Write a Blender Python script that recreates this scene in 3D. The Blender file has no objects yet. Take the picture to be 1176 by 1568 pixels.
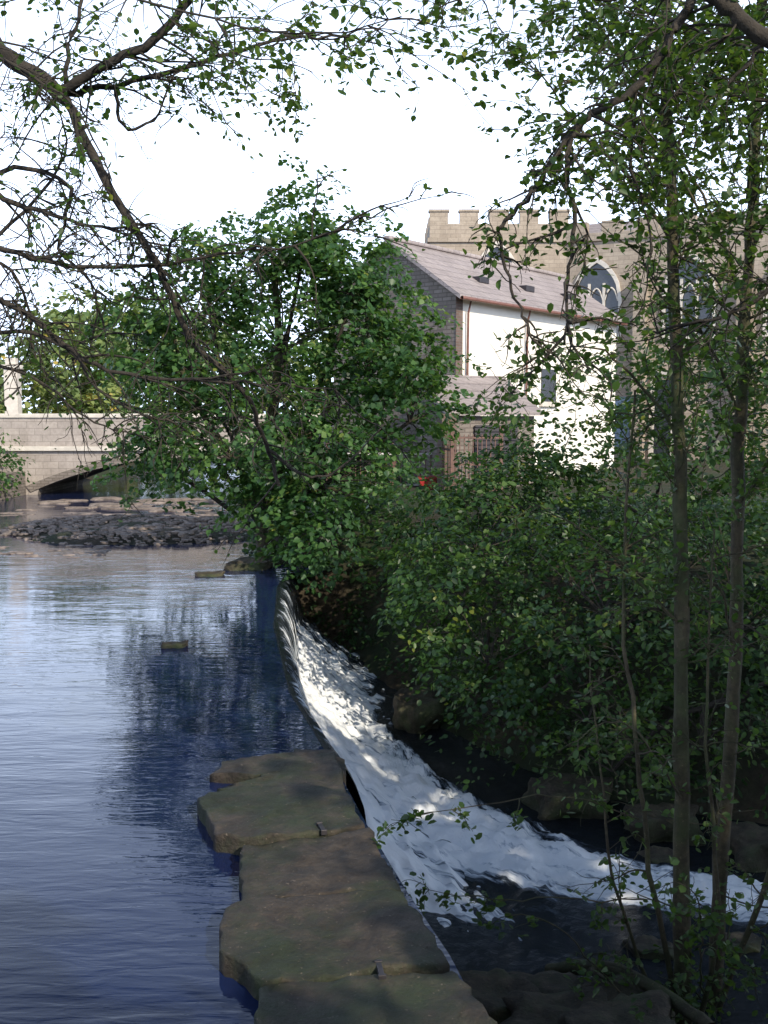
import bpy, bmesh, math, random
import numpy as np
from mathutils import Vector, noise as mn
random.seed(4); rng=np.random.default_rng(7)
scene=bpy.context.scene
V=Vector
# ------------------------------------------------------------------ materials
def newmat(name):
    m=bpy.data.materials.new(name); m.use_nodes=True
    nt=m.node_tree; b=nt.nodes['Principled BSDF']
    return m,nt,b
def ramp(nt,fac,stops):
    r=nt.nodes.new('ShaderNodeValToRGB'); el=r.color_ramp.elements
    while len(el)>1: el.remove(el[-1])
    el[0].position=stops[0][0]; el[0].color=(*stops[0][1],1)
    for p,c in stops[1:]:
        e=el.new(p); e.color=(*c,1)
    nt.links.new(fac,r.inputs['Fac']); return r.outputs['Color']
def noise(nt,scale,detail=6,vec=None,rough=.6,dist=0):
    n=nt.nodes.new('ShaderNodeTexNoise'); n.inputs['Scale'].default_value=scale
    n.inputs['Detail'].default_value=detail; n.inputs['Roughness'].default_value=rough
    n.inputs['Distortion'].default_value=dist
    if vec is not None: nt.links.new(vec,n.inputs['Vector'])
    return n.outputs['Fac']
def objco(nt,scale=(1,1,1)):
    t=nt.nodes.new('ShaderNodeTexCoord'); m=nt.nodes.new('ShaderNodeMapping')
    m.inputs['Scale'].default_value=scale
    nt.links.new(t.outputs['Object'],m.inputs['Vector']); return m.outputs['Vector']
def bump(nt,b,h,strength=.5,dist=.05,prev=None):
    n=nt.nodes.new('ShaderNodeBump'); n.inputs['Strength'].default_value=strength
    n.inputs['Distance'].default_value=dist; nt.links.new(h,n.inputs['Height'])
    if prev is not None: nt.links.new(prev,n.inputs['Normal'])
    if b is not None: nt.links.new(n.outputs['Normal'],b.inputs['Normal'])
    return n.outputs['Normal']
def mixc(nt,fac,a,b_,mode='MIX'):
    m=nt.nodes.new('ShaderNodeMix'); m.data_type='RGBA'; m.blend_type=mode
    for v,i in ((fac,0),(a,6),(b_,7)):
        if hasattr(v,'is_linked') or hasattr(v,'links'): nt.links.new(v,m.inputs[i])
        elif i==0: m.inputs[0].default_value=v
        else: m.inputs[i].default_value=(*v,1)
    return m.outputs[2]
def math_(nt,op,a,b_=None,c=None,clamp=False):
    m=nt.nodes.new('ShaderNodeMath'); m.operation=op; m.use_clamp=clamp
    for i,v in enumerate((a,b_,c)):
        if v is None: continue
        if isinstance(v,(int,float)): m.inputs[i].default_value=v
        else: nt.links.new(v,m.inputs[i])
    return m.outputs[0]

def stone_mat(name,cols,sc=12,bsc=.05,rough=.85,moss=None,mf=(.45,.62)):
    m,nt,b=newmat(name); v=objco(nt)
    c=ramp(nt,noise(nt,sc,8,v,.7),cols)
    if moss:
        f=ramp(nt,noise(nt,1.3,7,v,.7),[(mf[0],(0,0,0)),(mf[1],(1,1,1))])
        c=mixc(nt,f,c,moss)
    spots=ramp(nt,noise(nt,38,3,v),[(.66,(0,0,0)),(.70,(.75,.75,.75))])
    c=mixc(nt,spots,c,tuple(x*1.7 for x in cols[-1][1]))
    c=mixc(nt,.8,c,ramp(nt,noise(nt,3.1,8,v,.72),[(.38,(.35,.32,.30)),(.60,(1,1,1))]),'MULTIPLY')
    nt.links.new(c,b.inputs['Base Color']); b.inputs['Roughness'].default_value=rough
    n1=bump(nt,None,noise(nt,sc*.5,8,v,.7),.8,bsc)
    bump(nt,b,noise(nt,sc*5,4,v),.6,bsc*.2,n1)
    return m
def brick_mat(name,c1,c2,mortar,bw=.5,bh=.22,ms=.012,rough=.9):
    m,nt,b=newmat(name)
    t=nt.nodes.new('ShaderNodeTexCoord'); s=nt.nodes.new('ShaderNodeSeparateXYZ'); nt.links.new(t.outputs['Object'],s.inputs[0])
    u=math_(nt,'ADD',s.outputs[0],s.outputs[1]); cb=nt.nodes.new('ShaderNodeCombineXYZ')
    nt.links.new(u,cb.inputs[0]); nt.links.new(s.outputs[2],cb.inputs[1])
    br=nt.nodes.new('ShaderNodeTexBrick'); nt.links.new(cb.outputs[0],br.inputs['Vector'])
    br.inputs['Scale'].default_value=1; br.inputs['Brick Width'].default_value=bw; br.inputs['Row Height'].default_value=bh
    br.inputs['Mortar Size'].default_value=ms; br.inputs['Color1'].default_value=(*c1,1); br.inputs['Color2'].default_value=(*c2,1); br.inputs['Mortar'].default_value=(*mortar,1)
    n=noise(nt,1.2,6,t.outputs['Object'])
    c=mixc(nt,.55,br.outputs['Color'],ramp(nt,n,[(.3,(.5,.48,.45)),(.7,(1,1,1))]),'MULTIPLY')
    c=mixc(nt,.5,c,ramp(nt,noise(nt,9,5,t.outputs['Object'],.7),[(.3,(.55,.55,.55)),(.65,(1,1,1))]),'MULTIPLY')
    nt.links.new(c,b.inputs['Base Color']); b.inputs['Roughness'].default_value=rough
    n1=bump(nt,None,br.outputs['Fac'],-.4,.02); bump(nt,b,noise(nt,15,5,t.outputs['Object']),.4,.02,n1)
    return m
def plain_mat(name,col,rough=.6,metal=0,var=.25,sc=8):
    m,nt,b=newmat(name); v=objco(nt)
    c=ramp(nt,noise(nt,sc,5,v),[(.3,tuple(x*(1-var) for x in col)),(.7,tuple(min(1,x*(1+var)) for x in col))])
    nt.links.new(c,b.inputs['Base Color']); b.inputs['Roughness'].default_value=rough; b.inputs['Metallic'].default_value=metal
    bump(nt,b,noise(nt,sc*4,4,v),.2,.01); return m
def leaf_mat(name,dark,mid,light,trans=.35,rough=.45):
    m,nt,b=newmat(name)
    a=nt.nodes.new('ShaderNodeAttribute'); a.attribute_name='tint'
    c=ramp(nt,a.outputs['Fac'],[(0,dark),(.5,mid),(.9,light),(1,(light[0]*1.8,light[1]*1.15,light[2]))])
    nt.links.new(c,b.inputs['Base Color']); b.inputs['Roughness'].default_value=rough
    tr=nt.nodes.new('ShaderNodeBsdfTranslucent'); 
    c2=mixc(nt,.5,c,(light[0]*1.7,light[1]*1.7,light[2]*.7)); nt.links.new(c2,tr.inputs['Color'])
    mx=nt.nodes.new('ShaderNodeMixShader'); mx.inputs[0].default_value=trans
    nt.links.new(b.outputs[0],mx.inputs[1]); nt.links.new(tr.outputs[0],mx.inputs[2])
    nt.links.new(mx.outputs[0],nt.nodes['Material Output'].inputs['Surface']); return m

M_bark=stone_mat('bark',[(.3,(.028,.022,.016)),(.7,(.07,.056,.043))],25,.03)
M_bark2=stone_mat('bark_mossy',[(.3,(.045,.036,.022)),(.7,(.125,.10,.055))],22,.03,moss=(.06,.072,.025))
M_leaf_syc=leaf_mat('sycamore_leaf',(.018,.050,.020),(.048,.120,.036),(.115,.21,.05),.42)
M_leaf_ald=leaf_mat('alder_leaf',(.022,.050,.015),(.052,.105,.025),(.12,.20,.035),.44)
M_leaf_shrub=leaf_mat('shrub_leaf',(.013,.036,.013),(.034,.084,.022),(.085,.150,.028),.35)
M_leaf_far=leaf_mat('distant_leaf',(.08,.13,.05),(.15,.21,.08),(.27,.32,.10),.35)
M_slab=stone_mat('weir_stone',[(.28,(.022,.017,.013)),(.45,(.050,.038,.029)),(.6,(.078,.060,.045)),(.78,(.13,.105,.083))],8,.07,.72,moss=(.028,.040,.016),mf=(.44,.60))
M_rock=stone_mat('river_rock',[(.3,(.03,.023,.015)),(.7,(.13,.10,.068))],8,.08,.8,moss=(.045,.06,.022),mf=(.42,.62))
M_peb=stone_mat('pebbles',[(.3,(.16,.13,.11)),(.7,(.38,.31,.27))],3,.02,.8)
M_church=brick_mat('church_stone',(.47,.39,.31),(.38,.31,.245),(.31,.255,.205),.45,.18,.012)
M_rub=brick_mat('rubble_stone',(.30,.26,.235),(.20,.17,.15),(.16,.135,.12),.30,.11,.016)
M_brick=brick_mat('weathered_brick',(.19,.125,.10),(.14,.09,.075),(.16,.14,.125),.225,.075,.01)
M_white=plain_mat('cream_render',(.82,.77,.69),.9,var=.06,sc=1.5)
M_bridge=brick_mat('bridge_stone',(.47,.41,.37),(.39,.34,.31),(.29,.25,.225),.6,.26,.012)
M_pale=plain_mat('pale_dressed_stone',(.56,.51,.45),.85,var=.18,sc=3)
M_slate=brick_mat('roof_slate',(.42,.36,.35),(.35,.30,.30),(.22,.19,.19),.3,.2,.012,.7)
M_glass=plain_mat('window_glass',(.03,.035,.045),.15)
M_bluep=plain_mat('blue_grey_paint',(.20,.27,.36),.5)
M_metal=plain_mat('rusty_railing',(.15,.08,.065),.6)
M_iron=plain_mat('dark_iron',(.05,.045,.05),.5,.5)
M_gut=plain_mat('red_gutter_paint',(.18,.08,.06),.5)
M_railw=plain_mat('white_rail_paint',(.6,.58,.58),.6)
M_red=plain_mat('red_plastic',(.35,.03,.03),.4)

# ------------------------------------------------------------------ mesh helpers
def link(o,parent=None):
    scene.collection.objects.link(o)
    if parent is not None: o.parent=parent
    return o
def empty(name,loc=(0,0,0),rotz=0):
    e=bpy.data.objects.new(name,None); e.location=loc; e.rotation_euler=(0,0,rotz); e.empty_display_size=.2
    return link(e)
def mesh_np(name,verts,loops,starts,totals,mat,parent=None,attrs=None,smooth=False):
    me=bpy.data.meshes.new(name)
    me.vertices.add(len(verts)); me.vertices.foreach_set('co',np.ascontiguousarray(verts,dtype=np.float32).ravel())
    me.loops.add(len(loops)); me.loops.foreach_set('vertex_index',np.ascontiguousarray(loops,dtype=np.int32).ravel())
    me.polygons.add(len(starts)); me.polygons.foreach_set('loop_start',np.ascontiguousarray(starts,dtype=np.int32))
    me.polygons.foreach_set('loop_total',np.ascontiguousarray(totals,dtype=np.int32))
    if smooth: me.polygons.foreach_set('use_smooth',np.ones(len(starts),dtype=bool))
    me.update(calc_edges=True); me.validate()
    if attrs:
        for k,(typ,arr) in attrs.items():
            a=me.attributes.new(k,typ,'POINT')
            a.data.foreach_set('vector' if typ=='FLOAT_VECTOR' else 'value',np.ascontiguousarray(arr,dtype=np.float32).ravel())
    me.materials.append(mat)
    return link(bpy.data.objects.new(name,me),parent)
def mesh_py(name,verts,faces,mat,parent=None,smooth=False,bevel=0):
    me=bpy.data.meshes.new(name); me.from_pydata([tuple(v) for v in verts],[],faces); me.update()
    if smooth: me.polygons.foreach_set('use_smooth',[True]*len(me.polygons))
    me.materials.append(mat); o=link(bpy.data.objects.new(name,me),parent)
    if bevel:
        md=o.modifiers.new('bevel','BEVEL'); md.width=bevel; md.segments=2; md.limit_method='ANGLE'
    return o
def boxes(name,lst,mat,parent=None,bevel=0):
    vs=[];fs=[]
    for (x0,y0,z0,x1,y1,z1) in lst:
        n=len(vs); vs+=[(x0,y0,z0),(x1,y0,z0),(x1,y1,z0),(x0,y1,z0),(x0,y0,z1),(x1,y0,z1),(x1,y1,z1),(x0,y1,z1)]
        fs+=[(n,n+3,n+2,n+1),(n+4,n+5,n+6,n+7),(n,n+1,n+5,n+4),(n+1,n+2,n+6,n+5),(n+2,n+3,n+7,n+6),(n+3,n,n+4,n+7)]
    return mesh_py(name,vs,fs,mat,parent,bevel=bevel)
def grid_mesh(name,X,Y,Z,mat,parent=None,attrs=None,keep=None):
    ny,nx=X.shape; idx=np.arange(nx*ny).reshape(ny,nx)
    q=np.stack([idx[:-1,:-1],idx[:-1,1:],idx[1:,1:],idx[1:,:-1]],-1).reshape(-1,4)
    if keep is not None:
        k=keep.ravel(); q=q[k[q].any(1)]
    vs=np.stack([X,Y,Z],-1).reshape(-1,3)
    return mesh_np(name,vs,q.ravel(),np.arange(len(q))*4,np.full(len(q),4),mat,parent,attrs,True)

class Wood:
    def __init__(s): s.v=[];s.f=[]
    def tube(s,pts,r0,r1,sides=6,sub=4,wig=0.):
        P=[V(p) for p in pts]
        if sub>1 and len(P)>2:
            out=[]
            for i in range(len(P)-1):
                a=P[max(i-1,0)];b=P[i];c=P[i+1];d=P[min(i+2,len(P)-1)]
                for k in range(sub):
                    t=k/sub
                    out.append(.5*((2*b)+(c-a)*t+(2*a-5*b+4*c-d)*t*t+(3*b-a-3*c+d)*t**3))
            out.append(P[-1]); P=out
        if wig:
            P=[P[0]]+[p+V((random.gauss(0,wig),random.gauss(0,wig),random.gauss(0,wig))) for p in P[1:-1]]+[P[-1]]
        n0=len(s.v); n=len(P)
        for i,p in enumerate(P):
            t=(P[min(i+1,n-1)]-P[max(i-1,0)]); 
            if t.length<1e-6: t=V((0,0,1))
            t.normalize(); a=t.orthogonal() if abs(t.z)>.9 else t.cross(V((0,0,1))); a.normalize(); b=t.cross(a)
            r=r0+(r1-r0)*i/(n-1)
            if r>.03: r*=1+.12*random.uniform(-1,1)
            for k in range(sides):
                an=2*math.pi*k/sides; s.v.append(p+a*(math.cos(an)*r)+b*(math.sin(an)*r))
            if i:
                for k in range(sides):
                    k2=(k+1)%sides; q=n0+(i-1)*sides
                    s.f.append((q+k,q+k2,q+sides+k2,q+sides+k))
        return P
    def build(s,name,mat,parent): return mesh_py(name,s.v,s.f,mat,parent,True)

T_oval=np.array([(0,0,0),(-.30,.28,.07),(-.30,.66,.06),(0,1,-.05),(.30,.66,.06),(.30,.28,.07)])
T_wide=np.array([(0,0,0),(-.48,.25,.06),(-.36,.62,.05),(0,1,-.08),(.36,.62,.05),(.48,.25,.06)])
class Leaves:
    def __init__(s): s.C=[];s.N=[];s.D=[];s.S=[];s.T=[]
    def add(s,C,N,D,S,T):
        s.C.append(C);s.N.append(N);s.D.append(D);s.S.append(S);s.T.append(T)
    def spray(s,c,o,R,n,size,droop=.3,flat=.35,tb=None):
        c=np.array(c,float); o=np.array(o,float)
        nn=np.array([0,0,1.])+o*.55+rng.normal(0,.25,3); nn/=np.linalg.norm(nn)
        a=np.cross(nn,[.3,.8,.1]); a/=np.linalg.norm(a); b=np.cross(nn,a)
        r=R*np.sqrt(rng.random(n)); th=rng.random(n)*2*math.pi
        C=c+a*(r*np.cos(th))[:,None]+b*(r*np.sin(th))[:,None]+nn*(rng.normal(0,R*flat*.5,n))[:,None]
        C[:,2]-=droop*r*r/R
        N=nn+rng.normal(0,.45,(n,3)); D=(C-c)+rng.normal(0,R*.4,(n,3)); D[:,2]-=.3*R
        if tb is None: tb=np.clip(rng.normal(.42,.21),0,1)
        s.add(C,N,D,size*rng.uniform(.55,1.25,n),np.clip(tb+rng.normal(0,.13,n),0,1))
    def ellipsoid(s,c,rad,ns,R,n,size,shell=.45,low=-1.,lump=.35,**k):
        c=np.array(c,float); rad=np.array(rad,float); pts=[]
        for i in range(ns):
            while True:
                d=rng.normal(0,1,3); d/=np.linalg.norm(d)
                if d[2]>low: break
            lm=1+lump*mn.noise(V(d*2.4+c))*1.6
            p=c+d*rad*(shell+(1-shell)*rng.random()**.6)*lm
            s.spray(p,d*np.array([1,1,.4]),R*rng.uniform(.6,1.3),n,size,**k); pts.append(p)
        return pts
    def build(s,name,mat,parent,T=T_oval):
        C=np.concatenate(s.C);N=np.concatenate(s.N);D=np.concatenate(s.D);S=np.concatenate(s.S);Ti=np.concatenate(s.T)
        N/=np.linalg.norm(N,axis=1)[:,None]+1e-9
        D=D-N*(D*N).sum(1)[:,None]; D/=np.linalg.norm(D,axis=1)[:,None]+1e-9; B=np.cross(D,N); n=len(C)
        w=rng.uniform(.75,1.15,n)[:,None,None]; fold=rng.uniform(-.5,2.2,n)[:,None,None]
        vs=C[:,None,:]+S[:,None,None]*(T[None,:,0,None]*w*B[:,None,:]+(T[None,:,1,None]-.5)*D[:,None,:]+T[None,:,2,None]*fold*N[:,None,:])
        q=np.array([[0,3,2,1],[0,5,4,3]])[None]+np.arange(n)[:,None,None]*6
        nf=n*2
        return mesh_np(name,vs.reshape(-1,3),q.ravel(),np.arange(nf)*4,np.full(nf,4),mat,parent,{'tint':('FLOAT',np.repeat(Ti,6))})

# ------------------------------------------------------------------ terrain functions
crest=np.array([(3.0,1.05),(4.84,.5),(5.48,.37),(6.32,.13),(7.39,-.14),(9.04,-.52),(11.03,-1.03),(14.57,-1.58),(18,-1.89),(19.6,-1.9)])
def xcrest(y): return np.interp(y,crest[:,0],crest[:,1])
U=[(-1.9,3.2),(.9,3.4)]+[(float(x),float(y)) for y,x in crest[1:]]+[(-2.7,20.6),(-3.3,25),(-3.2,31),(-1.6,38),(-1.4,52),(6,75),(-10,80),(-14,60),(-14.2,46),(-13.9,38),(-12.6,30),(-9.6,20),(-6.4,12),(-4.6,7)]
L=[(.9,7.9),(.5,6.4),(-.3,8),(-.6,9.2),(-1.2,12),(-1.7,15),(-2.0,19.4),(-1.2,19.6),(-.3,17.6),(.7,14.9),(1.7,12.9),(3.0,11.5),(5.5,10.6),(14,9.8),(25,8),(25,3.5),(12,5.4),(5,6.3),(2.8,7.2),(1.6,7.8)]
def sdf(px,py,poly):
    d=np.full(px.shape,1e9); ins=np.zeros(px.shape,bool); n=len(poly)
    for i in range(n):
        ax,ay=poly[i]; bx,by=poly[(i+1)%n]
        ex,ey=bx-ax,by-ay; wx,wy=px-ax,py-ay
        t=np.clip((wx*ex+wy*ey)/(ex*ex+ey*ey),0,1)
        d=np.minimum(d,np.hypot(wx-ex*t,wy-ey*t))
        c=((ay>py)!=(by>py))&(px<(bx-ax)*(py-ay)/((by-ay) if by!=ay else 1e-9)+ax)
        ins^=c
    return np.where(ins,-d,d)
def sm(t): t=np.clip(t,0,1); return t*t*(3-2*t)
def fbm(X,Y,s,seed=0):
    o=np.empty(X.shape); f=o.ravel(); xs=X.ravel();ys=Y.ravel()
    for i in range(len(f)): f[i]=mn.fractal(V((xs[i]*s,ys[i]*s,seed)),.8,2.,3)
    return o
def height(X,Y,n=True):
    dU=sdf(X,Y,U); dL=sdf(X,Y,L)
    hU=np.where(dU<0,-.08-.75*sm(-dU/1.5),-.08+1.35*sm(dU/2.6+.02))
    nb=sm((8.6-Y)/1.0)*sm((Y-2.6)/2.)*(X>-.4)
    hL=np.where(dL<0,-1.7-.6*sm(-dL/.8),-1.7+(2.95-1.9*nb)*(.55*sm(dL/2.0)+.45*sm(dL/4.5)))
    z=np.minimum(hU,hL)
    bar=1-np.hypot((X+6.6+.25*(Y-27))/3.9,(Y-27.3)/3.6)
    z=np.where((bar>-.4)&(dU<.3),np.maximum(z,-.45+.60*sm((bar+.4)/.75)),z)
    return z
gx=np.concatenate([[-400,-150,-80,-50],np.arange(-34,-8,.8),np.arange(-8,8,.16),np.arange(8,34,.8),[40,60,100,200,400]])
gy=np.concatenate([[-150,-60,-25,-10],np.arange(-4,3,.6),np.arange(3,22,.16),np.arange(22,34,.3),np.arange(34,60,1.2),[65,75,90,120,200,500,900]])
GX,GY=np.meshgrid(gx,gy); GZ=height(GX,GY)
GZ=GZ+.10*fbm(GX,GY,.7,3.3)*(np.hypot(GX,GY)<120)
m,nt,b=newmat('earth_and_leaf_litter'); v=objco(nt)
c=ramp(nt,noise(nt,2.5,9,v,.75),[(.3,(.018,.014,.009)),(.5,(.05,.037,.022)),(.7,(.10,.078,.045))])
g=ramp(nt,noise(nt,.5,6,v),[(.40,(0,0,0)),(.6,(1,1,1))]); c=mixc(nt,g,c,(.028,.045,.015))
nt.links.new(c,b.inputs['Base Color']); b.inputs['Roughness'].default_value=.95
bump(nt,b,noise(nt,9,9,v,.75),1.,.15)
ground=grid_mesh('ground',GX,GY,GZ,m)
def gz(x,y): return float(height(np.array([[x]],float),np.array([[y]],float))[0,0])

# ------------------------------------------------------------------ water
m,nt,b=newmat('river_water'); b.inputs['Roughness'].default_value=.02; b.inputs['IOR'].default_value=1.38
v=objco(nt,(1,1,1))
c=ramp(nt,noise(nt,.35,4,v),[(.35,(.007,.015,.060)),(.7,(.014,.024,.070))])
nt.links.new(c,b.inputs['Base Color'])
v1=objco(nt,(.5,1.7,1)); v2=objco(nt,(.8,3.2,1)); v3=objco(nt,(1,2.6,1))
n1=noise(nt,1.5,2,v1,.45,.3); n2=noise(nt,4.,2,v2,.5,.5); n3=noise(nt,13.,2,v3,.5,.3)
h=math_(nt,'ADD',n1,math_(nt,'ADD',math_(nt,'MULTIPLY',n2,.42),math_(nt,'MULTIPLY',n3,.06)))
pat=ramp(nt,noise(nt,.3,3,v),[(.35,(.3,.3,.3)),(.62,(1,1,1))])
h=math_(nt,'MULTIPLY',h,pat)
bump(nt,b,h,.5,.024)
M_water=m
ys=np.concatenate([np.arange(3.3,22,.1),np.arange(22,34,.25),np.arange(34,78,1)])
ts=np.linspace(0,1,60)
xl=-.40*ys-4.5
xr=np.where(ys<19.6,xcrest(ys)+.004,np.interp(ys,[19.6,19.7,25,38,78],[-1.9,-1.2,-1.2,1.5,10]))
XX=xl[:,None]+(xr-xl)[:,None]*ts[None]; YY=np.repeat(ys[:,None],60,1)
grid_mesh('upper_river_water',XX,YY,np.zeros_like(XX),M_water)

m,nt,b=newmat('white_water')
fa=nt.nodes.new('ShaderNodeAttribute'); fa.attribute_name='foam'
fl=nt.nodes.new('ShaderNodeAttribute'); fl.attribute_name='flow'
mp=nt.nodes.new('ShaderNodeMapping'); mp.inputs['Scale'].default_value=(1.0,4.0,1); nt.links.new(fl.outputs['Vector'],mp.inputs['Vector'])
s1=noise(nt,1.1,8,mp.outputs[0],.62,1.1); s2=noise(nt,4.5,7,mp.outputs[0],.72,.6)
s=math_(nt,'ADD',math_(nt,'MULTIPLY',s1,.62),math_(nt,'MULTIPLY',s2,.38))
f=math_(nt,'ADD',math_(nt,'MULTIPLY',math_(nt,'SUBTRACT',s,.5),6.0),math_(nt,'SUBTRACT',math_(nt,'MULTIPLY',fa.outputs['Fac'],2.1),.62),clamp=True)
f=math_(nt,'MULTIPLY',f,math_(nt,'MINIMUM',math_(nt,'MULTIPLY',fa.outputs['Fac'],2.5),1.0))
c=ramp(nt,f,[(0,(.010,.013,.018)),(.25,(.08,.10,.13)),(.5,(.48,.53,.60)),(.8,(.94,.95,.97))]); nt.links.new(c,b.inputs['Base Color'])
r=math_(nt,'ADD',math_(nt,'MULTIPLY',f,.6),.06); nt.links.new(r,b.inputs['Roughness']); b.inputs['IOR'].default_value=1.33
n1=bump(nt,None,s,.7,.07); bump(nt,b,noise(nt,20,5,fl.outputs['Vector'],.75),.6,.025,n1)
M_foam=m
river_weir=empty('weir_waterfall')
ysw=np.arange(8.75,19.65,.05)
prof=np.array([(-.012,.003),(.0,.001),(.05,-.015),(.12,-.07),(.2,-.2),(.27,-.42),(.31,-.66),(.36,-.80),(.5,-.95),(.7,-1.1),(.95,-1.28),(1.25,-1.45),(1.6,-1.57),(2.1,-1.68)])
tt=np.linspace(0,13,80); pd=np.interp(tt,np.arange(14),prof[:,0]); pz=np.interp(tt,np.arange(14),prof[:,1])
Yw,D=np.meshgrid(ysw,pd,indexing='ij'); Zw=np.repeat(pz[None],len(ysw),0).copy()
slope=sm((Yw-8.9)/1.5); Zw=np.where(D>.3,-1.66+(Zw+1.66)*slope,Zw)
Xw=xcrest(Yw)+D
nz=fbm(Yw*1.,D*3.,1.4,1.); nz2=fbm(Yw*2.,D*4.,2.4,6.)
Zw=Zw+np.where(D>.33,.07*nz+.06*nz2,.0); Xw=Xw+np.where((D>.02)&(D<=.4),.035*nz,0)
Yw2=Yw-np.clip(D-.3,0,3)*.35
fo=np.interp(D,[-.25,.0,.05,.14,.30,.36,.5,1.2,1.7,2.1],[0,.0,.30,.42,.46,.74,.88,.82,.6,.2])
fo=fo*np.interp(Yw,[8.8,9.6,12,15.5,18.5,19.6],[.5,1,1,.9,.75,.3])+.15*nz*(D>.05)
fo=np.clip(fo,0,1)
flow=np.stack([np.interp(tt,np.arange(14),np.arange(14)*.15)[None]+0*Yw,Yw*.9+D*.25,0*Yw],-1)
grid_mesh('falling_water',Xw,Yw2,Zw,M_foam,river_weir,{'foam':('FLOAT',fo),'flow':('FLOAT_VECTOR',flow)})
path=np.array([(-1.2,19.6),(-.8,17),(-.35,14.3),(.05,12.6),(.60,11.3),(1.35,10.45),(2.2,9.85),(3.2,9.4),(4.6,8.95),(7,8.6),(12,8.1),(24,6.2)])
wid=np.array([.4,.45,.5,.7,.95,.86,.62,.48,.5,.5,.5,.5]); inten=np.array([.7,.85,.95,1,1,1.,.92,.8,.65,.5,.4,.3])
xs=np.concatenate([np.arange(-2.2,6,.06),np.arange(6,25,.5)]); ys=np.arange(4.5,20,.06)
X,Y=np.meshgrid(xs,ys); best=np.full(X.shape,1e9); S=np.zeros_like(X);Nn=np.zeros_like(X);W=np.ones_like(X);I=np.zeros_like(X); acc=0
for i in range(len(path)-1):
    a=path[i];e=path[i+1]-a; ln=np.hypot(*e); t=np.clip(((X-a[0])*e[0]+(Y-a[1])*e[1])/ln**2,0,1)
    dx=X-a[0]-e[0]*t; dy=Y-a[1]-e[1]*t; d=np.hypot(dx,dy); sg=np.sign(e[0]*dy-e[1]*dx)
    k=d<best; best=np.where(k,d,best); S=np.where(k,acc+ln*t,S); Nn=np.where(k,sg*d,Nn)
    W=np.where(k,wid[i]+(wid[i+1]-wid[i])*t,W); I=np.where(k,inten[i]+(inten[i+1]-inten[i])*t,I); acc+=ln
nz=fbm(S*.8,Nn*2.2,1.3,5.); nz2=fbm(X*1.5,Y*1.5,2.6,2.)
fo=I*(1-sm((best-W*.4)/(W*.9)))+.2*nz*(best<W*1.5)
fo=np.clip(fo,0,1)*.85
Z=-1.6+(.11*nz+.07*nz2)*np.clip(fo*2,0.08,1)+.08*sm(1-best/1.0)*I
keep=(sdf(X,Y,L)<1.1)&(X>xcrest(Y)-.02)
grid_mesh('tumbling_lower_river',X,Y,Z,M_foam,river_weir,{'foam':('FLOAT',fo),'flow':('FLOAT_VECTOR',np.stack([S,Nn,0*S],-1))},keep=keep)

# ------------------------------------------------------------------ stone weir walkway
weir=empty('stone_weir')
def prism(name,outline,z0,z1,mat,parent,bev=.02,tilt=(0,0),seed=0):
    pts=[]
    n=len(outline)
    for i in range(n):
        a=V((*outline[i],0)); c=V((*outline[(i+1)%n],0)); k=max(1,int((c-a).length/.05))
        for j in range(k):
            p=a.lerp(c,j/k)
            q=V((p.x*2.5,p.y*2.5,seed)); p=p+V((mn.noise(q),mn.noise(q+V((5,5,5))),0))*.03+V((mn.noise(q*5),mn.noise(q*5+V((5,5,5))),0))*.03
            pts.append(p)
    bm=bmesh.new(); cx=sum(p.x for p in pts)/len(pts); cy=sum(p.y for p in pts)/len(pts)
    rings=[]
    for z,s in ((z0,.97),((z0+z1)/2,1.0),(z1-bev,1.0),(z1-bev*.35,.995),(z1,.983),(z1,.94),(z1,.86),(z1,.76),(z1,.64),(z1,.5),(z1,.36),(z1,.22),(z1,.1)):
        ring=[]
        for p in pts:
            x=cx+(p.x-cx)*s; y=cy+(p.y-cy)*s
            zz=z+tilt[0]*(x-cx)+tilt[1]*(y-cy) if z>z0 else z
            if z>z0: 
                q=V((x*2.2,y*2.2,seed)); zz+=.026*mn.fractal(q,.8,2,5)+.016*mn.noise(V((x*8,y*8,seed))); 
            ring.append(bm.verts.new((x,y,zz)))
        rings.append(ring)
    for a,b_ in zip(rings,rings[1:]):
        for i in range(len(a)):
            j=(i+1)%len(a); bm.faces.new((a[i],a[j],b_[j],b_[i]))
    bm.faces.new(rings[-1]); bmesh.ops.recalc_face_normals(bm,faces=bm.faces)
    me=bpy.data.meshes.new(name); bm.to_mesh(me); bm.free(); me.materials.append(mat)
    me.polygons.foreach_set('use_smooth',[True]*len(me.polygons))
    return link(bpy.data.objects.new(name,me),parent)
k=.96
def sc(o): return [(x*k,y*k+.0) for x,y in o]
slabs=[
 [(-.35,3.3),(1.05,3.3),(.56,4.84),(.38,5.43),(-.1,5.33),(-.655,5.20),(-.63,4.9),(-.5,4.2)],
 [(-.645,5.22),(-.1,5.36),(.37,5.46),(.25,5.85),(.13,6.30),(-.4,6.25),(-.91,6.16),(-1.0,5.98),(-.92,5.55)],
 [(-.90,6.20),(-.4,6.29),(.12,6.34),(.0,6.85),(-.12,7.33),(-.5,7.17),(-.99,7.04),(-.97,6.6)],
 [(-1.22,7.16),(-.97,7.08),(-.5,7.21),(-.14,7.37),(-.30,8.09),(-.75,8.16),(-1.2,8.11),(-1.47,7.86)],
 [(-1.39,8.22),(-1.2,8.15),(-.75,8.20),(-.31,8.13),(-.36,8.5),(-.46,9.25),(-.95,9.1),(-1.42,8.88),(-1.50,8.6),(-1.05,8.5),(-1.0,8.4)],
]
tops=[.10,.12,.105,.13,.085]
for i,(o,z) in enumerate(zip(slabs,tops)):
    prism(f'coping_slab_{i+1}',sc(o),-.22,z,M_slab,weir,seed=i*3+1,tilt=(-.01+.012*(i%3),0))
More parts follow.
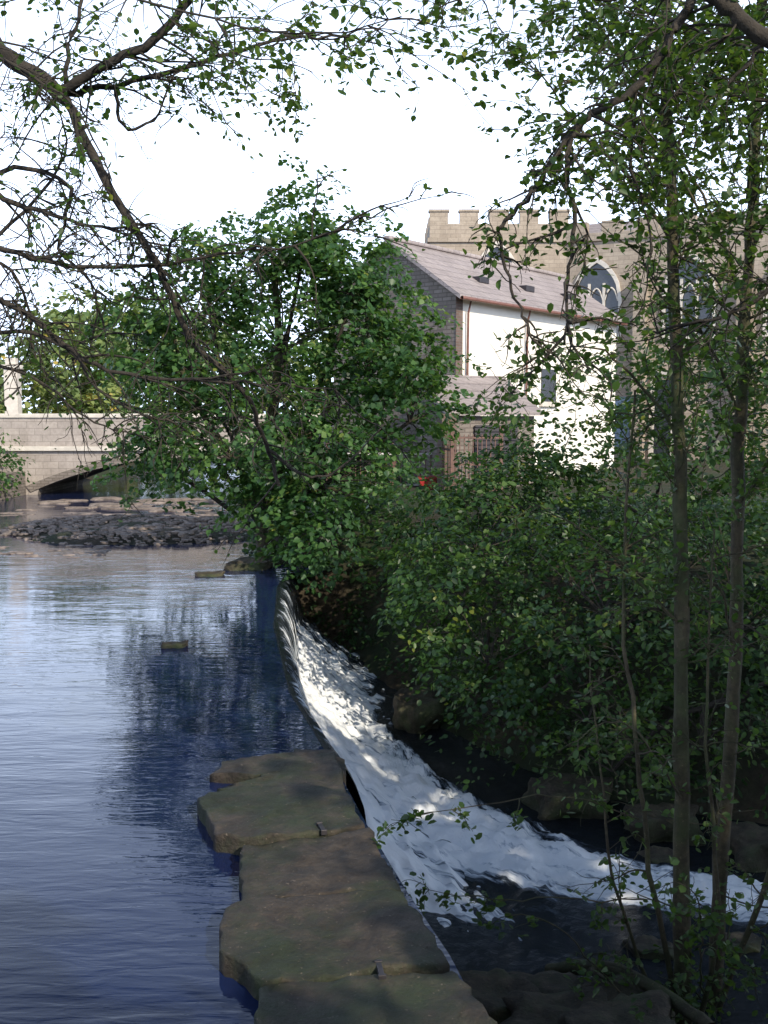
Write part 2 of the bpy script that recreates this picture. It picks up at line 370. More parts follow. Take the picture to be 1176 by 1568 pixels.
vs=[];fs=[]
yy=list(np.linspace(3.2,8.95,14))+list(np.linspace(9.3,19.6,22))
for y in yy:
    xr_=float(xcrest(y)); on=y<9.0
    xr_-= .04 if on else .03
    zt=-.02 if on else -.10; xl_=xr_-(1.0 if y>5.5 else .85)
    if on: xr_*=.97
    vs+=[(xl_,y,-1.),(xl_,y,zt),(xr_,y,zt),(xr_+(.04 if on else .1),y,-.8),(xr_+(.12 if on else .15),y,-2.4)]
for i in range(len(yy)-1):
    for j in range(4): a=i*5+j; fs.append((a,a+1,a+6,a+5))
mesh_py('masonry_core',vs,fs,M_slab,weir)
prism('end_pier_stone',[(-.75,8.3),(-.33,8.3),(-.36,8.75),(-.50,9.0),(-.8,9.0)],-2.3,.03,M_slab,weir,seed=33)
for i,(x,y,z,a) in enumerate([(-.44,7.0,.128,.3),(-.02,5.14,.122,.15)]):
    o=boxes(f'iron_cramp_{i+1}',[(-.015,-.06,-.03,.015,.06,.004),(-.022,-.08,-.03,.022,-.06,.008),(-.022,.06,-.03,.022,.08,.008)],M_iron,weir,.004); o.location=(x,y,z); o.rotation_euler=(0,0,a)

# ------------------------------------------------------------------ rocks
def rock_into(V_,F_,loc,size,seed,sub=3):
    bm=bmesh.new(); bmesh.ops.create_icosphere(bm,subdivisions=sub,radius=1)
    n=len(V_)
    for v_ in bm.verts:
        p=v_.co.normalized(); q=p*1.1+V((seed*3.1,seed*1.7,0))
        f=1+.45*mn.noise(q)+.2*mn.noise(q*2.3)+.09*mn.noise(q*6)
        w=V((max(-.75,min(.75,p.x)),max(-.75,min(.75,p.y)),max(-.6,min(.6,p.z))))*f*1.2
        V_.append((loc[0]+w.x*size[0],loc[1]+w.y*size[1],loc[2]+w.z*size[2]))
    for f in bm.faces: F_.append(tuple(n+x.index for x in f.verts))
    bm.free()
def rock(name,loc,size,seed,mat=M_rock):
    vs=[];fs=[]; rock_into(vs,fs,(0,0,0),size,seed,4); o=mesh_py(name,vs,fs,mat,None,True); o.location=loc; return o
for i,(l,s_) in enumerate([((-2.75,13.3,-.02),(.15,.13,.1)),((-3.35,19.4,-.04),(.26,.18,.12)),((-2.7,20.3,.0),(.45,.3,.2)),
   ((.80,7.1,-1.35),(.33,.28,.28)),((1.30,7.4,-1.45),(.35,.26,.26)),((1.15,6.75,-1.25),(.4,.3,.28)),((1.75,7.05,-1.35),(.32,.28,.26)),((.62,7.7,-1.6),(.25,.2,.16)),((1.6,6.5,-1.15),(.4,.35,.25)),
   ((2.2,11.7,-1.5),(.45,.3,.3)),((3.1,11.0,-1.55),(.4,.3,.3)),((4.0,10.4,-1.55),(.4,.35,.3)),((2.9,10.3,-1.62),(.22,.18,.14)),((.5,15.0,-1.4),(.35,.35,.35)),((3.1,8.6,-1.62),(.18,.14,.12)),((2.3,8.5,-1.62),(.2,.16,.12)),((4.3,7.5,-1.55),(.3,.22,.2))]):
    rock('river_rock',l,s_,i+1)
vs=[];fs=[]
r=random.Random(3)
for i in range(2600):
    while True:
        x=r.uniform(-12,-3);y=r.uniform(23,31.5)
        bar=1-math.hypot((x+6.6+.25*(y-27))/3.9,(y-27.3)/3.6)
        if bar>-.12: break
    s_=r.uniform(.03,.08)*(1.8 if r.random()<.05 else 1); z=gz(x,y)
    rock_into(vs,fs,(x,y,z+s_*.3),(s_*r.uniform(.8,1.4),s_,s_*.6),i,1)
for i in range(60):
    x=r.uniform(-9.5,-5);y=r.uniform(21.5,24); s_=r.uniform(.05,.16); rock_into(vs,fs,(x-1,y,-.02),(s_*1.3,s_,s_*.5),i,1)
for i in range(60):
    x=r.uniform(-12,-5);y=r.uniform(31,38); s_=r.uniform(.08,.35); rock_into(vs,fs,(x,y,-.03),(s_*2.2,s_,s_*.4),i,2)
mesh_py('gravel_bar',vs,fs,M_peb,None)
vs=[];fs=[]
for i in range(260):
    x=r.uniform(.3,5);y=r.uniform(4.5,8.0); s_=r.uniform(.02,.06)
    if x<xcrest(y)+.25: continue
    rock_into(vs,fs,(x,y,gz(x,y)+.01),(s_*1.3,s_,s_*.6),i,1)
mesh_py('bank_stones',vs,fs,M_rock,None)
w=Wood(); w.tube([(1.35,8.0,-1.5),(1.7,7.6,-1.25),(2.0,7.0,-1.1),(2.15,6.4,-1.0)],.06,.045,9,4,.01); w.tube([(1.7,7.6,-1.25),(1.55,7.3,-1.1),(1.6,7.0,-1.0)],.025,.012)
w.build('fallen_log',M_bark2,None)

# ------------------------------------------------------------------ bridge
br=empty('stone_bridge',(-7.6,40,0))
xs=np.concatenate([[-26,-18,-12],np.linspace(-6.2,6.2,41),[9,14]])
def arch(x): 
    if abs(x)>6.19: return -1.2
    R=(6.2**2+1.35**2)/(2*1.35); return .12+1.35-(R-math.sqrt(R*R-x*x))
vs=[];fs=[]
for x in xs: vs+=[(x,0,arch(x)),(x,0,1.72),(x,6,arch(x)),(x,6,1.72)]
for i in range(len(xs)-1):
    a=i*4;b_=a+4; fs+=[(a,b_,b_+1,a+1),(a+2,a+3,b_+3,b_+2),(a+1,b_+1,b_+3,a+3)]
mesh_py('spandrel_and_deck',vs,fs,M_bridge,br)
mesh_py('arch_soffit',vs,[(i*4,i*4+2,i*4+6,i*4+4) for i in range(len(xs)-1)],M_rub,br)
vs=[];fs=[]
ax=np.linspace(-6.2,6.2,41)
for x in ax:
    z=arch(min(max(x,-6.18),6.18)); vs+=[(x,-.06,z-.01),(x*1.03,-.06,z+.22),(x*1.03,.01,z+.22),(x,.3,z-.01)]
for i in range(40):
    a=i*4
    for j in range(4): fs.append((a+j,a+4+j,a+4+(j+1)%4,a+(j+1)%4))
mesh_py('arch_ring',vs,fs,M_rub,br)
boxes('string_course',[(-26,-.16,1.722,14,.1,1.90)],M_pale,br,.02)
boxes('parapet',[(-26,-.02,1.903,14,.33,3.0),(-26,5.7,1.73,14,6,2.9)],M_bridge,br)
boxes('parapet_coping',[(-26,-.1,3.003,14,.41,3.17),(-26,5.62,2.903,14,6.06,3.05)],M_pale,br,.03)
boxes('parapet_piers',[(x,-.09,1.905,x+.45,.36,3.0) for x in (-8.5,-1.7,5,10)],M_bridge,br)
boxes('abutment_wall',[(-7.2,-3,-1,-6.4,0,.9),(6.4,-3,-1,7.2,0,.9)],M_rub,br)
gp=empty('stone_gate_pillar',(-16.9,47,1.2))
boxes('shaft',[(-.3,-.3,0,.3,.3,4.0)],M_pale,gp,.03); boxes('cap',[(-.4,-.4,4.003,.4,.4,4.2),(-.24,-.24,4.203,.24,.24,4.5)],M_pale,gp,.04)

# ------------------------------------------------------------------ arched window
def arch_window(name,cx,z0,zs,w,parent,lights=2,y=0.,depth=.14):
    def outline(hw,base,grow=0):
        pts=[(cx-hw,base)]
        n=8; Rr=2*hw*.95; 
        for i in range(n+1):
            t=i/n; xx=-hw+hw*t; cxr=-hw+Rr; zz=math.sqrt(max(0,Rr*Rr-(xx-cxr)**2)); pts.append((cx+xx,zs+zz))
        for i in range(n-1,-1,-1):
            t=i/n; xx=-hw+hw*t; cxr=-hw+Rr; zz=math.sqrt(max(0,Rr*Rr-(xx-cxr)**2)); pts.append((cx-xx,zs+zz))
        pts.append((cx+hw,base)); return pts
    a=outline(w/2,z0); b_=outline(w/2+.14,z0-.14); n=len(a)
    vs=[(p[0],y-depth,p[1]) for p in a]+[(p[0],y-depth,p[1]) for p in b_]+[(p[0],y-.01,p[1]) for p in a]+[(p[0],y-.01,p[1]) for p in b_]
    fs=[]
    for i in range(n):
        j=(i+1)%n; fs+=[(i,j,n+j,n+i),(n+i,n+j,3*n+j,3*n+i),(i,2*n+i,2*n+j,j)]
    mesh_py(name+'_frame',vs,fs,M_pale,parent)
    mesh_py(name+'_glass',[(p[0],y-.012,p[1]) for p in a],[tuple(range(n))],M_glass,parent)
    bl=[]
    for i in range(1,lights):
        x=cx-w/2+w*i/lights; bl.append((x-.05,y-depth+.02,z0,x+.05,y-.014,zs+w*.38))
    boxes(name+'_mullions',bl,M_pale,parent)
    wd=Wood(); 
    for i in range(lights):
        x0=cx-w/2+w*i/lights; lw=w/lights
        wd.tube([(x0+.02,y-.09,zs-.05),(x0+lw*.25,y-.09,zs+lw*.55),(x0+lw*.5,y-.09,zs+lw*.8),(x0+lw*.75,y-.09,zs+lw*.55),(x0+lw-.02,y-.09,zs-.05)],.04,.04,5,3)
    wd.build(name+'_tracery',M_pale,parent)
def merlons(x0,x1,y0,y1,z,w=.75,g=.5,h=.65):
    l=[];x=x0
    while x+w<=x1+.01: l.append((x,y0,z,x+w,y1,z+h)); x+=w+g
    return l
ch=empty('stone_church',(1.97,45.2,1.2))
boxes('tower_walls',[(0,0,0,6.0,6,10.15)],M_church,ch)
boxes('tower_string_courses',[(-.1,-.1,9.35,6.1,-.001,9.55),(-.1,0,9.35,-.001,6,9.55),(-.08,-.08,6.3,6.08,-.001,6.45)],M_church,ch,.02)
boxes('tower_battlements',merlons(0,6.0,0,.35,10.153,.8,.5,.5)+[(0,y,10.153,.35,y+.75,10.65) for y in (1.25,2.5,3.75,5)],M_church,ch)
boxes('tower_battlement_caps',[(a-.05,b_-.05,e+.003,c_+.05,d+.05,e+.1) for (a,b_,_,c_,d,e) in merlons(0,6.0,0,.35,10.153,.8,.5,.5)],M_church,ch)
boxes('tower_buttresses',[(-.25,-.5,0,.45,-.002,7.2),(5.5,-.5,0,6.2,-.002,7.2)],M_church,ch,.02)
arch_window('belfry_window',2.9,7.1,7.75,1.7,ch,3)
nave=bpy.data.objects.new('nave',None); link(nave,ch); nave.location=(5.93,0,0); nave.rotation_euler=(0,0,math.atan2(-4.2,9.1))
boxes('nave_walls',[(0,0,0,16,8,9.3)],M_church,nave)
boxes('nave_parapet',[(-.05,-.12,9.303,16,.3,9.65)]+merlons(0,16,-.05,.3,9.653,.9,.6,.5),M_church,nave,.02)
boxes('nave_string_course',[(-.02,-.1,4.6,16,-.001,4.8)],M_church,nave,.02)
boxes('nave_buttresses',[(x,-.6,0,x+.55,-.002,7.6) for x in (3.0,7.1,10.9)],M_church,nave,.03)
for i,x in enumerate((1.35,5.2,9.2,13)): arch_window(f'nave_window_{i+1}',x,5.2,6.8,1.9,nave,3)
boxes('nave_door',[(3.9,-.06,0,4.6,-.004,3.4)],M_glass,nave); boxes('nave_door_frame',[(3.7,-.12,0,3.897,-.005,3.6),(4.603,-.12,0,4.8,-.005,3.6),(3.7,-.12,3.603,4.8,-.005,3.8)],M_pale,nave)
boxes('blue_notice_board',[(2.0,-.1,.3,2.9,-.004,2.7)],M_bluep,nave,.02)
mesh_py('nave_roof',[(0,.4,9.31),(16,.4,9.31),(16,4,10.8),(0,4,10.8),(0,7.8,9.31),(16,7.8,9.31)],[(0,1,2,3),(3,2,5,4),(0,3,4)],M_slate,nave)

gb=empty('gabled_mill_building',(1.94,28,1.1),math.atan2(7.5,5.96))
Lw=9.7; Wd=4.4; E=5.25; A=6.75
mesh_py('gable_wall',[(0,0,0),(0,Wd,0),(0,Wd,E),(0,Wd/2,A),(0,0,E)],[(0,4,3,2,1)],M_rub,gb)
mesh_py('side_walls',[(0.002,0,0),(Lw,0,0),(Lw,0,E),(0.002,0,E),(0,Wd,0),(Lw,Wd,0),(Lw,Wd,E),(0,Wd,E),(Lw,Wd/2,A)],[(0,1,2,3),(4,7,6,5),(1,5,6,8,2)],M_white,gb)
boxes('brick_quoin_strip',[(-.02,-.02,0,.3,-.004,E-.02)],M_brick,gb)
th=.12
def roofside(s):
    y0=-.3 if s<0 else Wd+.3; z0=E-.2
    return [(-.25,y0,z0),(Lw+.2,y0,z0),(Lw+.2,Wd/2,A+.02),(-.25,Wd/2,A+.02),(-.25,y0,z0+th),(Lw+.2,y0,z0+th),(Lw+.2,Wd/2,A+.02+th),(-.25,Wd/2,A+.02+th)]
bf=[(0,1,2,3),(4,7,6,5),(0,4,5,1),(0,3,7,4),(1,5,6,2)]
mesh_py('roof_front_slope',roofside(-1),bf,M_slate,gb); mesh_py('roof_back_slope',roofside(1),bf,M_slate,gb)
boxes('ridge_tiles',[(-.26,Wd/2-.13,A+.1,Lw+.2,Wd/2+.13,A+.22)],M_slate,gb,.04)
for i,x in enumerate((2.0,4.6,7.2)):
    yy_=.75; zz=E-.2+(yy_+.3)/(Wd/2+.3)*(A-E+.22)+th
    boxes(f'skylight_{i+1}',[(x,yy_-.2,zz-.12,x+.5,yy_+.25,zz+.07)],M_iron,gb,.02)
w=Wood(); w.tube([(-.25,-.36,E-.17),(Lw+.2,-.36,E-.17)],.05,.05,8,1); 
for x in (.45,3.6): w.tube([(x,-.34,E-.2),(x,-.1,E-.5),(x,-.08,0)],.035,.035,7,2)
w.build('gutter_and_downpipes',M_gut,gb)
boxes('side_windows',[(4.6,-.03,2.4,5.5,-.005,3.4)],M_glass,gb); boxes('window_sills',[(4.5,-.12,2.25,5.6,-.004,2.397)],M_pale,gb)
lt=empty('stone_lean_to',(1.6,25.6,1.1),math.radians(20))
boxes('walls',[(0,0,0,2.4,2,1.95)],M_rub,lt)
mesh_py('pent_roof',[(-.15,-.2,1.96),(2.55,-.2,1.96),(2.55,2.1,2.95),(-.15,2.1,2.95),(-.15,-.2,2.06),(2.55,-.2,2.06),(2.55,2.1,3.05),(-.15,2.1,3.05)],bf,M_slate,lt)
boxes('louvred_panel',[(.7,-.05,.3,1.9,-.004,1.7)]+[(.7,-.09,z,1.9,-.052,z+.05) for z in np.arange(.35,1.7,.11)],M_iron,lt)
boxes('brick_pier',[(-.3,-.3,0,.1,-.003,2.0)],M_brick,lt)
fe=empty('metal_fence',(-1.4,26.6,1.1))
boxes('pickets',[(x,-.012,.02,x+.025,.012,1.05) for x in np.arange(0,3.4,.13)],M_metal,fe)
boxes('rails',[(0,-.03,.95,3.4,-.013,1.0),(0,-.03,.15,3.4,-.013,.2)],M_railw,fe); boxes('posts',[(x,-.05,0,x+.08,.05,1.25) for x in (-.1,1.6,3.4)],M_metal,fe,.01)
ig=empty('iron_railing_gate',(1.72,24.9,1.0),math.radians(8))
boxes('bars',[(x,-.012,.05,x+.02,.012,1.6) for x in np.arange(0,1.1,.11)],M_metal,ig); boxes('cross_rails',[(-.03,-.035,z,1.1,-.013,z+.04) for z in (.2,.85,1.5)],M_metal,ig); boxes('gate_posts',[(-.12,-.05,0,-.03,.05,1.8),(1.1,-.05,0,1.19,.05,1.8)],M_metal,ig,.01)
rb=empty('red_litter_bin',(1.15,25.9,.95))
mesh_py('tapered_body',[(-.2,-.2,0),(.2,-.2,0),(.2,.2,0),(-.2,.2,0),(-.27,-.27,.5),(.27,-.27,.5),(.27,.27,.5),(-.27,.27,.5)],[(0,3,2,1),(4,5,6,7),(0,1,5,4),(1,2,6,5),(2,3,7,6),(3,0,4,7)],M_red,rb,bevel=.03)
boxes('lid',[(-.3,-.3,.503,.3,.3,.58)],M_red,rb,.02)

# ------------------------------------------------------------------ vegetation
def bush(name,ells,base,mat,size,dens=1.,R=.38,n=26,stems=1,T=T_oval,bark=M_bark,low=-1.,shell=.4,lump=.35):
    e=empty(name,base); lv=Leaves(); w=Wood()
    B=V(base)
    for (c,rad) in ells:
        area=(rad[0]*rad[1]*rad[2])**(2/3)
        pts=lv.ellipsoid(c,rad,int(area*15*dens),R,n,size,low=low,shell=shell,lump=lump)
        mid=V(c)-V((0,0,rad[2]*.4))
        w.tube([B,B.lerp(mid,.5)+V((random.gauss(0,.15),0,.2)),mid],.035*stems,.02*stems,6)
        for p in pts[::6]:
            q=V(p); w.tube([mid,mid.lerp(q,.5)+V((random.gauss(0,.15),random.gauss(0,.15),.1)),q],.012*stems,.003,4,3,.01)
    a=w.build('stems',bark,e); b_=lv.build('foliage',mat,e,T)
    for o in (a,b_): o.location=-B
    return e
T0=(-2.5,22,.4)
syc=bush('sycamore_tree',[((-2.1,21.6,5.3),(2.1,2.2,2.3)),((-1.7,21.4,6.6),(1.2,1.3,1.3)),((-.6,21.3,5.9),(1.1,1.2,1.1)),((-4.0,21.2,4.6),(1.5,1.6,1.6)),((-.3,21.6,4.6),(1.4,1.8,1.8)),((-3.0,20.6,2.7),(2.1,1.8,1.5)),((.45,21,4.2),(1.0,1.2,1.1)),
   ((-1.2,20,2.3),(1.9,1.4,1.5)),((-1.5,19.6,.75),(1.3,1.0,1.0)),((.5,20.4,3.4),(1.1,1.3,1.2)),((-4.5,21.3,2.4),(1.2,1.2,1.2)),((-5.1,21.3,4.8),(.9,1,1.2)),((-3.6,21.,6.1),(.8,.9,.8)),((-2.3,20.2,1.4),(1.0,.8,.7))],T0,M_leaf_syc,.122,2.6,.40,34,1.8,T_wide,M_bark,shell=.35,lump=.45)
w=Wood(); B=V(T0)
tr=w.tube([(-2.5,22,-.2),(-2.6,21.9,1.2),(-2.45,21.8,2.6),(-2.2,21.7,4.2),(-2.3,21.6,6.4)],.22,.05,10)
w.tube([(-2.55,21.9,1.3),(-3.2,21.4,2.2),(-4.0,21.2,3.6),(-4.3,21.1,4.8)],.11,.03,8); w.tube([(-2.5,21.9,1.6),(-1.6,21.5,2.6),(-.7,21.6,3.9),(-.3,21.7,5.2)],.11,.03,8)
w.tube([(-2.5,22,.6),(-1.8,21,1.3),(-1.0,20,1.6),(-.3,19.4,1.4)],.11,.03,8)
o=w.build('trunk',M_bark2,syc); o.location=-B
bush('bank_shrub',[((1.4,15.6,1.4),(1.5,1.5,1.1)),((.5,17.2,1.0),(1.0,1.1,1.1)),((1.4,13.6,.1),(1.1,1.0,1.1)),((2.3,16.5,1.9),(1.5,1.2,1.0)),((.8,14.6,.4),(1.0,.9,1.0))],(2,16,.3),M_leaf_shrub,.105,2.7,.34,34)
bush('bank_shrub',[((2.9,13,1.0),(1.6,1.3,1.5)),((2.5,12.3,-.35),(1.3,.8,.9)),((4.3,12.2,1.2),(1.6,1.4,1.9)),((1.5,12.6,-.6),(.8,.7,.7))],(3.4,13.6,.4),M_leaf_shrub,.09,2.7,.32,34)
bush('bank_shrub',[((3.6,11.3,-.3),(1.2,.7,1.1)),((4.9,10.9,.6),(1.2,.9,1.6)),((2.6,11.4,-.8),(.9,.5,.55))],(4.2,11.8,-.3),M_leaf_ald,.08,2.4,.3,30)
bush('elder_bush',[((2.9,17.5,2.5),(1.6,1.3,1.0)),((4.6,16,3.0),(1.8,1.4,1.5)),((6.4,15,3.0),(1.8,1.6,1.9)),((5.6,17,3.4),(1.6,1.4,1.4))],(4.5,17,1.2),M_leaf_shrub,.11,2.1,.4,30,lump=.5)
lv=Leaves()
for i in range(1900):
    x=rng.uniform(-2,8);y=rng.uniform(9.6,20.5); z=gz(x,y)
    if z<-1.45: continue
    if y<10.3 and x<3: continue
    lv.spray((x,y,z+.12),(0,-.7,0),.32,15,.10,tb=rng.uniform(.05,.45))
for i in range(420):
    x=rng.uniform(.8,5);y=rng.uniform(4,8); z=gz(x,y)
    if z<-1.5 or x<xcrest(y)+.5: continue
    lv.spray((x,y,z+.06),(0,0,0),.2,8,.045,tb=rng.uniform(.1,.8))
for i in range(500):
    y=rng.uniform(20.5,38); x=np.interp(y,[20.6,25,31,38],[-2.6,-3.1,-3.0,-1.5])+rng.uniform(0,3); z=gz(x,y)
    lv.spray((x,y,max(z,0)+.15),(-.4,-.5,0),.45,16,.13)
for i in range(420):
    y=rng.uniform(24,39.5); x=-.2*y-6.2-rng.uniform(.2,3.5); z=gz(x,y)
    if z<.0: continue
    lv.spray((x,y,z+.25),(.4,-.5,0),.55,16,.13)
lv.build('ivy_ground_cover',M_leaf_shrub,None)
bush('bank_shrub',[((-14.2,36.5,1.1),(1.5,1.5,1.0)),((-15.5,38,1.8),(1.5,1.5,1.2)),((-12.6,31,.9),(.8,1.2,.7))],(-14.8,37,.4),M_leaf_syc,.16,1.6,.5,26)
bush('bank_shrub',[((-3,34,1.6),(2,2,1.6)),((-1.5,29,2.2),(1.4,2,1.5)),((-3.6,38,2.0),(1.8,1.2,1.8))],(-1.5,33,.6),M_leaf_syc,.17,1.3,.55,26)

def twigs(w,lv,P,i0,count,length,leaf,lsize,depth=1,r=.008,drop=.25,up=None,lf=1.,tb=.4,spread=1.):
    n=len(P)
    for c in range(count):
        i=min(n-2,int(i0*n+(n-i0*n)*random.random())); p=P[i]; t=(P[i+1]-P[i]).normalized()
        d=(t*.7+V((random.gauss(0,.7*spread),random.gauss(0,.6*spread),random.gauss(-.1,.55*spread)))).normalized()
        L_=length*random.uniform(.4,1.2); pts=[p]; cur=p; 
        for k in range(5):
            d=(d+V((random.gauss(0,.22),random.gauss(0,.22),random.gauss(-drop*.35,.22)))).normalized()
            cur=cur+d*(L_/5); pts.append(cur)
        Q=w.tube(pts,r*random.uniform(.7,1.2),.0017,4,2)
        if depth>0: twigs(w,lv,Q,.2,max(2,int(count*.45) if count<8 else 4),length*.5,leaf,lsize,depth-1,r*.55,drop,lf=lf,tb=tb)
        m_=np.random.default_rng(random.randrange(10**6)).poisson(leaf*L_*lf)
        if m_:
            idx=[random.randint(len(Q)//4,len(Q)-1) for _ in range(m_)]
            C=np.array([Q[j] for j in idx])+rng.normal(0,.028,(m_,3)); C[:,2]-=lsize*.3
            N=rng.normal(0,.5,(m_,3))+[0,0,.8]; D=rng.normal(0,.7,(m_,3))+np.array(d)*.8; D[:,2]-=.5
            lv.add(C,N,D,lsize*rng.uniform(.6,1.2,m_),np.clip(rng.normal(tb,.2,m_),0,1))
random.seed(11)
LFK=1.
e=empty('overhanging_alder_tree',(-5.2,7,0)); w=Wood(); lv=Leaves()
tr=w.tube([(-5.3,7,-.4),(-5.2,6.9,1.5),(-5.0,7,3.2),(-4.9,7,5.),(-4.6,7,7)],.25,.10,12)
def lb(pts,r0,r1,cnt,length,leaf=9,i0=.1,ls=.05,depth=1,**k):
    P=w.tube(pts,r0,r1,7,5,.008); twigs(w,lv,P,i0,cnt,length,leaf*LFK,ls,depth,r=min(.009,max(.004,r0*.35)),**k); return P
LFK=.6
lb([(-4.95,6.9,4.6),(-3.6,6.9,5.3),(-2.75,7,5.50),(-2.4,7,5.32),(-2.11,7,5.1)],.065,.05,14,.8,14)
lb([(-2.11,7,5.1),(-1.86,7,4.6),(-1.66,7.05,4.26),(-1.48,7.15,3.9),(-1.36,7.3,3.55),(-1.05,7.6,3.2),(-.92,8,2.8),(-.83,8.1,2.46)],.033,.014,26,.7,9)
lb([(-.9,8,2.75),(-.62,8.05,2.55),(-.35,8.1,2.6),(.0,8.2,2.95)],.014,.006,6,.5,14)
lb([(-2.15,7,5.12),(-1.85,6.9,5.27),(-1.55,6.85,5.38),(-1.3,6.8,5.58),(-1.1,6.8,5.95)],.034,.024,20,.7,20)
lb([(-2.15,7,5.12),(-1.8,7.1,5.22),(-1.24,7.2,5.40),(-.68,7.3,5.6),(-.2,7.4,5.65)],.024,.007,22,.7,20)
lb([(-2.1,7,5.1),(-2.05,6.9,5.4),(-1.95,6.9,5.7),(-2.0,6.9,6.1)],.018,.009,12,.5,14)
lb([(-1.8,7.1,5.2),(-1.75,7.1,4.95),(-1.55,7.1,5.0),(-1.4,7.1,5.3)],.014,.006,5,.4,6)
lb([(-4.9,7,4.4),(-3.3,7.1,4.9),(-2.6,7.2,4.5),(-2.3,7.2,4.4),(-1.95,7.2,4.3),(-1.6,7.3,4.35)],.03,.006,28,.7,8)
lb([(-4.95,7,3.8),(-3.5,7,4.4),(-2.6,7,4.15),(-2.3,7,4.05),(-1.7,7,4.0),(-1.1,7,4.1),(-.6,7,4.15),(.0,7,4.35)],.026,.003,30,.6,8)
lb([(-4.95,7,3.2),(-3.6,7,3.9),(-2.6,7,3.78),(-2.17,7,3.5),(-1.86,7,3.32),(-1.15,7,3.25),(-.7,7,3.22),(-.3,7,3.2)],.028,.003,32,.6,8)
lb([(-4.95,7,3.0),(-3.6,7,3.5),(-2.6,7,3.57),(-2.15,7,3.48),(-1.95,7,3.2),(-1.6,7,3.0),(-1.4,7,3.03)],.02,.004,20,.5,7)
lb([(-4.9,7.2,4.9),(-3.4,7.3,4.5),(-2.6,7.4,4.75),(-2.2,7.4,4.6),(-2.3,7.4,4.2),(-2.05,7.4,3.9),(-2.1,7.4,3.5)],.024,.005,24,.5,8)
lb([(-4.9,7.5,4.2),(-3.4,7.6,4.0),(-2.7,7.6,4.4),(-2.3,7.6,4.9),(-2.4,7.6,5.3)],.024,.004,20,.6,10)
lb([(-4.9,7.5,3.4),(-3.4,7.6,3.5),(-2.6,7.6,3.3),(-2.2,7.6,3.0),(-1.9,7.6,2.9)],.018,.004,20,.6,8)
lb([(-4.9,7.4,3.7),(-3.4,7.4,3.9),(-2.75,7.3,4.1),(-2.5,7.3,3.8),(-2.45,7.3,3.4),(-2.2,7.3,3.15)],.02,.004,20,.55,7)
LFK=.8
lb([(-4.8,6.6,5.6),(-3.4,6.4,6.0),(-2.2,6.2,5.6),(-1.3,6.1,5.35),(-.5,6.,5.15),(.1,6,5.25)],.014,.003,30,.7,22,ls=.055,tb=.6)
lb([(-4.8,6.2,5.0),(-3.2,5.9,5.3),(-2.2,5.8,5.0),(-1.7,5.8,4.7),(-1.5,5.8,4.3)],.014,.004,16,.6,12,tb=.55)
lb([(-.68,7.3,5.6),(-.6,7.2,5.35),(-.62,7.1,5.15)],.005,.003,6,.25,60,tb=.75)
a=w.build('trunk_and_limbs',M_bark,e); b_=lv.build('foliage',M_leaf_ald,e)
for o in (a,b_): o.location=(5.2,-7,0)
random.seed(21)
LFK=1.
def alder(name,base,trunk,r0,r1,subs):
    global w,lv
    e=empty(name,base); w=Wood(); lv=Leaves()
    P=w.tube(trunk,r0,r1,10,5,.006)
    twigs(w,lv,P,.48,52,1.1,18,.066,1,r=.010,drop=.1,tb=.38)
    twigs(w,lv,P,.12,24,.8,12,.055,1,r=.007,drop=.1)
    for s_ in subs:
        pts,ra,rb_,cnt,ln,lf_=s_; lb(pts,ra,rb_,int(cnt*1.3),ln,lf_*1.3,ls=.064,tb=.4)
    a=w.build('trunk_and_limbs',M_bark2,e); b_=lv.build('foliage',M_leaf_ald,e)
    for o in (a,b_): o.location=(-base[0],-base[1],-base[2])
alder('alder_tree',(2.24,7.27,-1.3),[(2.24,7.27,-1.8),(2.2,7.3,-.4),(2.17,7.35,1.2),(2.13,7.4,2.7),(2.03,7.4,4.5),(1.95,7.4,5.9),(1.9,7.4,7.5)],.068,.028,[
  ([(2.05,7.35,4.2),(1.7,7.2,4.6),(1.35,7.1,4.9),(1.0,7,5.3)],.016,.005,16,.6,16),
  ([(2.1,7.4,2.9),(1.75,7.3,3.3),(1.4,7.2,3.5),(1.0,7.1,3.4)],.013,.003,10,.6,12),
  ([(2.15,7.35,1.5),(1.75,7.2,1.9),(1.4,7.2,2.2),(.95,7.2,2.45)],.013,.003,10,.5,10),
  ([(2.2,7.3,.2),(1.85,7.1,.7),(1.6,7,.9),(1.2,6.9,.7)],.010,.003,8,.5,10),
  ([(2.0,7.4,5.2),(2.4,7.3,5.6),(2.8,7.2,5.9)],.015,.005,18,.6,18),
  ([(2.0,7.4,5.0),(1.6,7.6,5.7),(1.2,7.6,6.2)],.015,.005,14,.6,17),
  ([(2.2,7.3,-1.5),(1.95,7.2,-.3),(1.8,7.2,.8),(1.72,7.3,1.8),(1.8,7.4,3.2)],.024,.009,14,.6,9),
  ([(2.15,7.3,-1.6),(1.75,7.3,-.6),(1.6,7.4,.4),(1.55,7.6,1.3)],.016,.005,10,.5,9),
  ([(2.3,7.2,-1.6),(2.45,7.2,-.6),(2.35,7.3,.6),(2.4,7.4,2.2)],.022,.007,12,.5,10),
  ([(2.1,7.2,-1.5),(1.9,6.7,-1.1),(1.7,6.4,-1.0)],.012,.003,6,.35,20),
  ([(1.9,7.2,-.5),(1.3,7.0,-.4),(.75,6.9,-.35),(.25,6.9,-.28)],.006,.002,5,.25,44),
  ([(1.85,7.2,.1),(1.2,7.0,.35),(.6,6.9,.3),(.05,6.9,.22)],.006,.002,5,.25,40),
  ([(2.1,7.2,-1.5),(1.6,7.0,-1.0),(1.2,6.9,-.55),(.85,6.9,-.45)],.008,.003,6,.35,18)])
